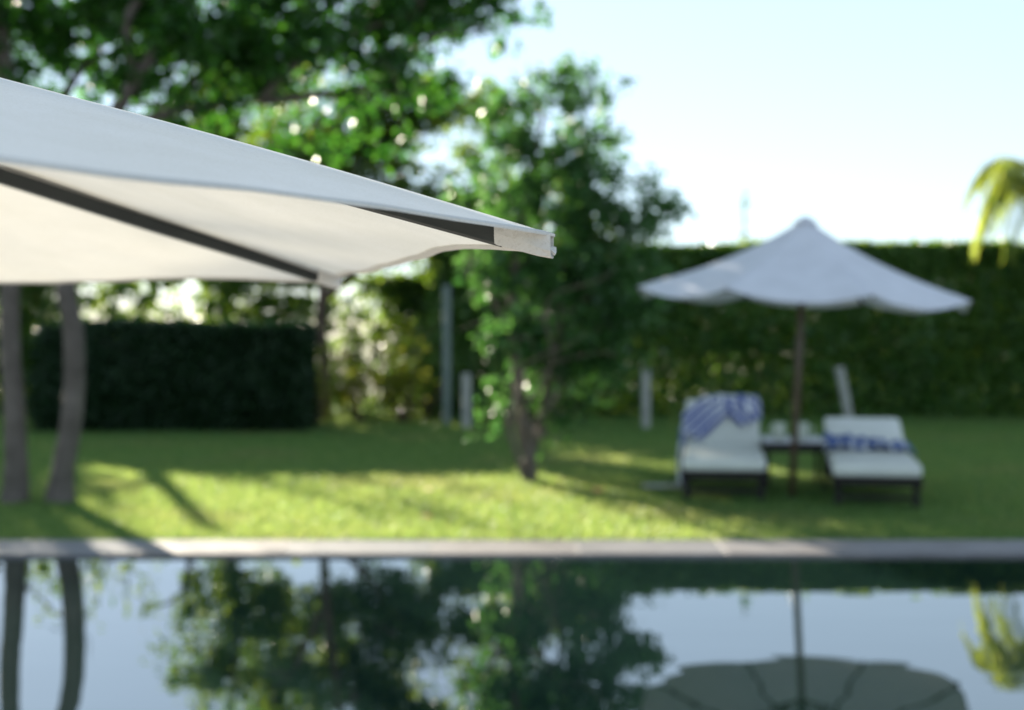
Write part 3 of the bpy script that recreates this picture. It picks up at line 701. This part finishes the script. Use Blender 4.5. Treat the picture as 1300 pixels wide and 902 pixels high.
def lounger(loc, rz, back, label):
    W, L, ZF = .66, 1.32, .235
    root = empty('sun_lounger', loc, rz, label=label, cat='sun lounger', group='cushioned sun loungers under the far parasol')
    LT = 1.98
    bm = bmesh.new()
    for s in (-1, 1): box(bm, (s * (W / 2 - .025), LT / 2, ZF - .03), (.05, LT, .06), bevel=.008)
    box(bm, (0, .025, ZF - .031), (W - .104, .05, .058), bevel=.008); box(bm, (0, LT - .025, ZF - .031), (W - .104, .05, .058), bevel=.008)
    for k in range(1, 12): box(bm, (0, L * k / 12, ZF - .014), (W - .104, .05, .018), bevel=.003)
    bm_obj(bm, 'frame', M['rattan'], root)
    for sx in (-1, 1):
        for y in (.05, LT - .08):
            bm = bmesh.new()
            tube(bm, [(sx * (W / 2 - .045), y, -.01), (sx * (W / 2 - .04), y, .05), (sx * (W / 2 - .045), y, .12), (sx * (W / 2 - .04), y, ZF - .061)], [.022, .03, .024, .034], 10)
            bm_obj(bm, 'leg', M['rattan'], root)
    for y in (.05, LT - .08):
        bm = bmesh.new(); box(bm, (0, y, .085), (W - .14, .025, .03), bevel=.004); bm_obj(bm, 'stretcher', M['rattan'], root)
    # reclining back
    hinge = Vector((0, L, ZF + .005)); rot = Matrix.Rotation(back, 3, 'X')
    bm = bmesh.new()
    for s in (-1, 1): box(bm, (s * (W / 2 - .03), .33, 0), (.04, .66, .03), bevel=.005)
    for k in range(7): box(bm, (0, .04 + k * .096, 0), (W - .105, .05, .018), bevel=.003)
    bmesh.ops.transform(bm, matrix=Matrix.Translation(hinge) @ rot.to_4x4(), verts=bm.verts)
    bf = bm_obj(bm, 'backrest', M['rattan'], root)
    e = hinge + rot @ Vector((0, .45, -.02))
    for s in (-1, 1):
        bm = bmesh.new(); beam(bm, e + Vector((s * .2, 0, 0)), Vector((s * .2, L + .15 + .25, ZF - .05)), .02, .025)
        bm_obj(bm, 'backrest_support', M['rattan'], bf)
    bm = bmesh.new(); cushion(bm, W - .005, L + .02, .105); bmesh.ops.translate(bm, vec=(0, 0, ZF + .002), verts=bm.verts)
    bm_obj(bm, 'seat_cushion', M['cushion'], root, smooth=True)
    bm = bmesh.new(); cushion(bm, W - .01, .68, .095, ny=8)
    bmesh.ops.transform(bm, matrix=Matrix.Translation(hinge + Vector((0, .035, .0))) @ rot.to_4x4() @ Matrix.Translation((0, 0, .02)), verts=bm.verts)
    bm_obj(bm, 'back_cushion', M['cushion'], root, smooth=True)
    return root, hinge, rot
def place(px, pb, pxb, db):
    a = G(px, pb); b = Vector(((pxb - 650) * db / F, db, 0)); return a - Vector((0, .05, 0)), -math.atan2(b.x - a.x, b.y - a.y)
locL, rzL = place(918, 637, 915, 13.4); locR, rzR = place(1112, 646, 1090, 12.9)
Lr, Lh, Lrot = lounger(locL, rzL, R(33), 'sun lounger left of the parasol pole, white cushions and raised back')
Rr_, Rh, Rrot = lounger(locR, rzR, R(18), 'sun lounger right of the parasol pole, white cushions and low back')
def world(root, p): return Matrix.Translation(root.location) @ Matrix.Rotation(root.rotation_euler[2], 4, 'Z') @ Vector(p)

# towels: grids that follow the cushions, with folds
def cloth(name, fn, nu, nv, mat, label, loc, rz, th=.008, cat='towel', group=None):
    bm = bmesh.new(); uvl = bm.loops.layers.uv.new('UVMap')
    g = [[bm.verts.new(fn(i / nu, j / nv)) for j in range(nv + 1)] for i in range(nu + 1)]
    for i in range(nu):
        for j in range(nv):
            f = bm.faces.new((g[i][j], g[i + 1][j], g[i + 1][j + 1], g[i][j + 1]))
            for lo, (a, b) in zip(f.loops, ((i, j), (i + 1, j), (i + 1, j + 1), (i, j + 1))): lo[uvl].uv = (a / nu, b / nv)
    o = bm_obj(bm, name, mat, None, smooth=True)
    o.location = loc; o.rotation_euler = (0, 0, rz)
    s = o.modifiers.new('thick', 'SOLIDIFY'); s.thickness = th; s.offset = 1
    return tag(o, label, cat, group)
backz = .02 + .095 + .012 + .008
def on_back(x, s, lift=0): return Lh + Vector((0, .035, 0)) + Lrot @ Vector((x, s, backz + lift))
def towel_left(u, v):
    # one band that comes over the top right of the back, crosses down to the left and hangs beside the frame to the grass
    path = [(.30, .30, 0), (.18, .52, 0), (.02, .60, 0), (-.12, .44, 0), (-.24, .25, 0), (-.34, .10, 0)]
    if v < .62:
        q = v / .62 * (len(path) - 1); i = min(int(q), len(path) - 2); t = q - i
        a = Vector(path[i]).lerp(Vector(path[i + 1]), t); b = Vector(path[i + 1]) - Vector(path[i])
        nrm = Vector((-b.y, b.x, 0)).normalized()
        w = (u - .5) * .34
        p = a + nrm * w
        x, s = max(-.345, min(.335, p.x)), max(.0, min(.66, p.y))
        return on_back(x, s, .006 + .016 * abs(math.sin(u * 12 + v * 7)))
    t = (v - .62) / .38
    p0 = on_back(-.345, .12 + .14 * (u - .5) * 2)
    q = Vector((-.352 - .012 * math.sin(u * 9), p0.y - .05 - .25 * t + (u - .5) * .12 * t, p0.z * (1 - t) + .014))
    return q + Vector((-.012 * math.sin(t * 3.1) - .012 * math.sin(u * 20), 0, 0))
cloth('striped_towel', towel_left, 20, 60, M['towel_stripe'], 'navy and white striped towel draped across the raised back of the left lounger', locL, rzL)
def towel_top(u, v):
    x = -.14 + .46 * u; s = .66 - (.10 + .16 * u) * (1 - v) if v < .8 else .66
    if v < .8: s = .665 - .34 * (1 - v / .8) * (.35 + .65 * u); return on_back(x, s, .018 + .013 * math.sin(u * 17 + v * 4))
    t = (v - .8) / .2
    p = on_back(x, .695, .012); return p + Vector((0, .05 * t + .02, -.22 * t - .02))
cloth('striped_towel', towel_top, 30, 24, M['towel_stripe'], 'second striped towel folded over the top edge of the left lounger back', locL, rzL)
def towel_right(u, v):
    x = -.36 + .72 * u; y = .90 + .46 * v - .10 * u
    zt = .235 + .105 + .012
    z = zt + .012 + .09 * abs(mnoise.noise(Vector((x * 7, y * 8, 1)))) + .018 * abs(math.sin(x * 23 + y * 9))
    if y > 1.27: z += (y - 1.27) * .9
    if abs(x) > .33: z -= (abs(x) - .33) * 1.6
    return Vector((x, y, z))
cloth('crumpled_towel', towel_right, 50, 26, M['towel_check'], 'blue and white patterned towel crumpled across the right lounger', locR, rzR)
gp = G(842, 624)
def towel_ground(u, v):
    x = -.17 + .34 * u; y = -.07 + .14 * v + .03 * math.sin(u * 8)
    return Vector((x, y, .030 + .03 * abs(mnoise.noise(Vector((x * 12, y * 14, 4)))) + .02 * math.sin(math.pi * v)))
cloth('crumpled_cloth', towel_ground, 24, 14, M['towel_pale'], 'small pale cloth dropped on the grass left of the left lounger', gp, 0, cat='cloth')

# side table with two pale mugs
tb = Vector(((1006 - 650) * 12.0 / F, 12.0, 0))
root = empty('side_table', tb, R(-4), label='low dark side table with a pale top between the loungers', cat='side table')
bm = bmesh.new(); box(bm, (0, 0, .41), (.52, .50, .02), bevel=.005); bm_obj(bm, 'table_top', M['stone_top'], root)
bm = bmesh.new()
for s in (-1, 1): box(bm, (0, s * .225, .361), (.48, .02, .075), bevel=.003); box(bm, (s * .235, 0, .361), (.02, .425, .073), bevel=.003)
bm_obj(bm, 'apron', M['rattan'], root)
for sx in (-1, 1):
    for sy in (-1, 1):
        bm = bmesh.new(); box(bm, (sx * .235, sy * .225, .157), (.034, .034, .334), bevel=.004); bm_obj(bm, 'leg', M['rattan'], root)
for px, lab in ((989, 'pale mug on the side table, left of the parasol pole'), (1018, 'pale mug on the side table, right of the parasol pole')):
    p = Vector(((px - 650) * 11.95 / F, 11.95, .42))
    r = empty('mug', p, R(200 if px < 1000 else -20), label=lab, cat='mug', group='mugs on the side table')
    bm = bmesh.new(); lathe(bm, [(.040, .0), (.048, .006), (.052, .12), (.054, .135), (.050, .135), (.047, .02), (.02, .012)], (0, 0, .001)); bm_obj(bm, 'cup', M['mug'], r, smooth=True)
    bm = bmesh.new(); tube(bm, spline([(.050, 0, .11), (.085, 0, .10), (.088, 0, .05), (.050, 0, .03)], 5), .006, 8); bm_obj(bm, 'handle', M['mug'], r, smooth=True)

# fallen leaves on the sunny strip
for i, (px, py, lab) in enumerate([(538, 629, 'orange fallen leaf on the sunlit grass, farthest from the pool'), (534, 662, 'pale fallen leaf on the sunlit grass near the coping'), (765, 628, 'orange fallen leaf on the grass right of the bushy tree')]):
    p = G(px, py); v, f = leaves_from_points(np.array([[0, 0, 0.]]), .12, aspect=.6, up=3)
    o = np_obj(v, f, 'fallen_leaf', M['deadleaf']); o.location = p + Vector((0, 0, .045)); o.rotation_euler = (.2, .1, i)
    tag(o, lab, 'leaf', 'fallen leaves on the lawn')

# ------------------------------------------------------------------ light, sky, camera
SUN_EL, SUN_AZ = 13.5, -28.0               # azimuth from the view direction (+y), negative = left
az = R(SUN_AZ); el = R(SUN_EL)
to_sun = Vector((math.sin(az) * math.cos(el), math.cos(az) * math.cos(el), math.sin(el)))
sd = bpy.data.lights.new('sun', 'SUN'); sd.energy = 5; sd.angle = R(.6); sd.color = (1, .90, .72)
so = bpy.data.objects.new('sun', sd); COL.objects.link(so)
so.rotation_euler = to_sun.to_track_quat('Z', 'Y').to_euler()
w = bpy.data.worlds.new('World'); scene.world = w; w.use_nodes = True
nt = w.node_tree; nt.nodes.clear()
sky = nt.nodes.new('ShaderNodeTexSky'); sky.sky_type = 'NISHITA'; sky.sun_disc = False
sky.sun_elevation = el; sky.sun_rotation = az
sky.air_density = .8; sky.dust_density = .05; sky.ozone_density = 3.0
bg = nt.nodes.new('ShaderNodeBackground'); bg.inputs[1].default_value = .08
wo = nt.nodes.new('ShaderNodeOutputWorld'); hs = nt.nodes.new('ShaderNodeHueSaturation'); hs.inputs['Saturation'].default_value = .72; nt.links.new(sky.outputs[0], hs.inputs['Color']); mxs = nt.nodes.new('ShaderNodeMix'); mxs.data_type = 'RGBA'; mxs.inputs[0].default_value = .58
mxs.inputs[7].default_value = (2.0, 2.5, 2.85, 1)      # flat pale colour added to even the sky and lift the shaded canvas
nt.links.new(hs.outputs[0], mxs.inputs[6]); nt.links.new(mxs.outputs[2], bg.inputs[0]); nt.links.new(bg.outputs[0], wo.inputs[0])

cam = bpy.data.cameras.new('camera'); co = bpy.data.objects.new('camera', cam); COL.objects.link(co)
co.location = (0, 0, CAMH); co.rotation_euler = (R(90), 0, 0)
cam.sensor_fit = 'HORIZONTAL'; cam.sensor_width = 36; cam.lens = F * 36 / 1300
cam.shift_y = -(451 - YH) / 1300
cam.clip_start = .05; cam.clip_end = 6000
cam.dof.use_dof = True; cam.dof.focus_distance = 1.14; cam.dof.aperture_fstop = 5.2; cam.dof.aperture_blades = 0
scene.camera = co
scene.render.resolution_x, scene.render.resolution_y = 1024, 710
vs = scene.view_settings; vs.view_transform = 'Standard'; vs.look = 'None'; vs.exposure = 2.05; vs.gamma = 1
scene.cycles.use_denoising = True
scene.cycles.max_bounces = 8; scene.cycles.diffuse_bounces = 4; scene.cycles.transmission_bounces = 4
scene.cycles.use_adaptive_sampling = False
scene.cycles.sample_clamp_indirect = 6
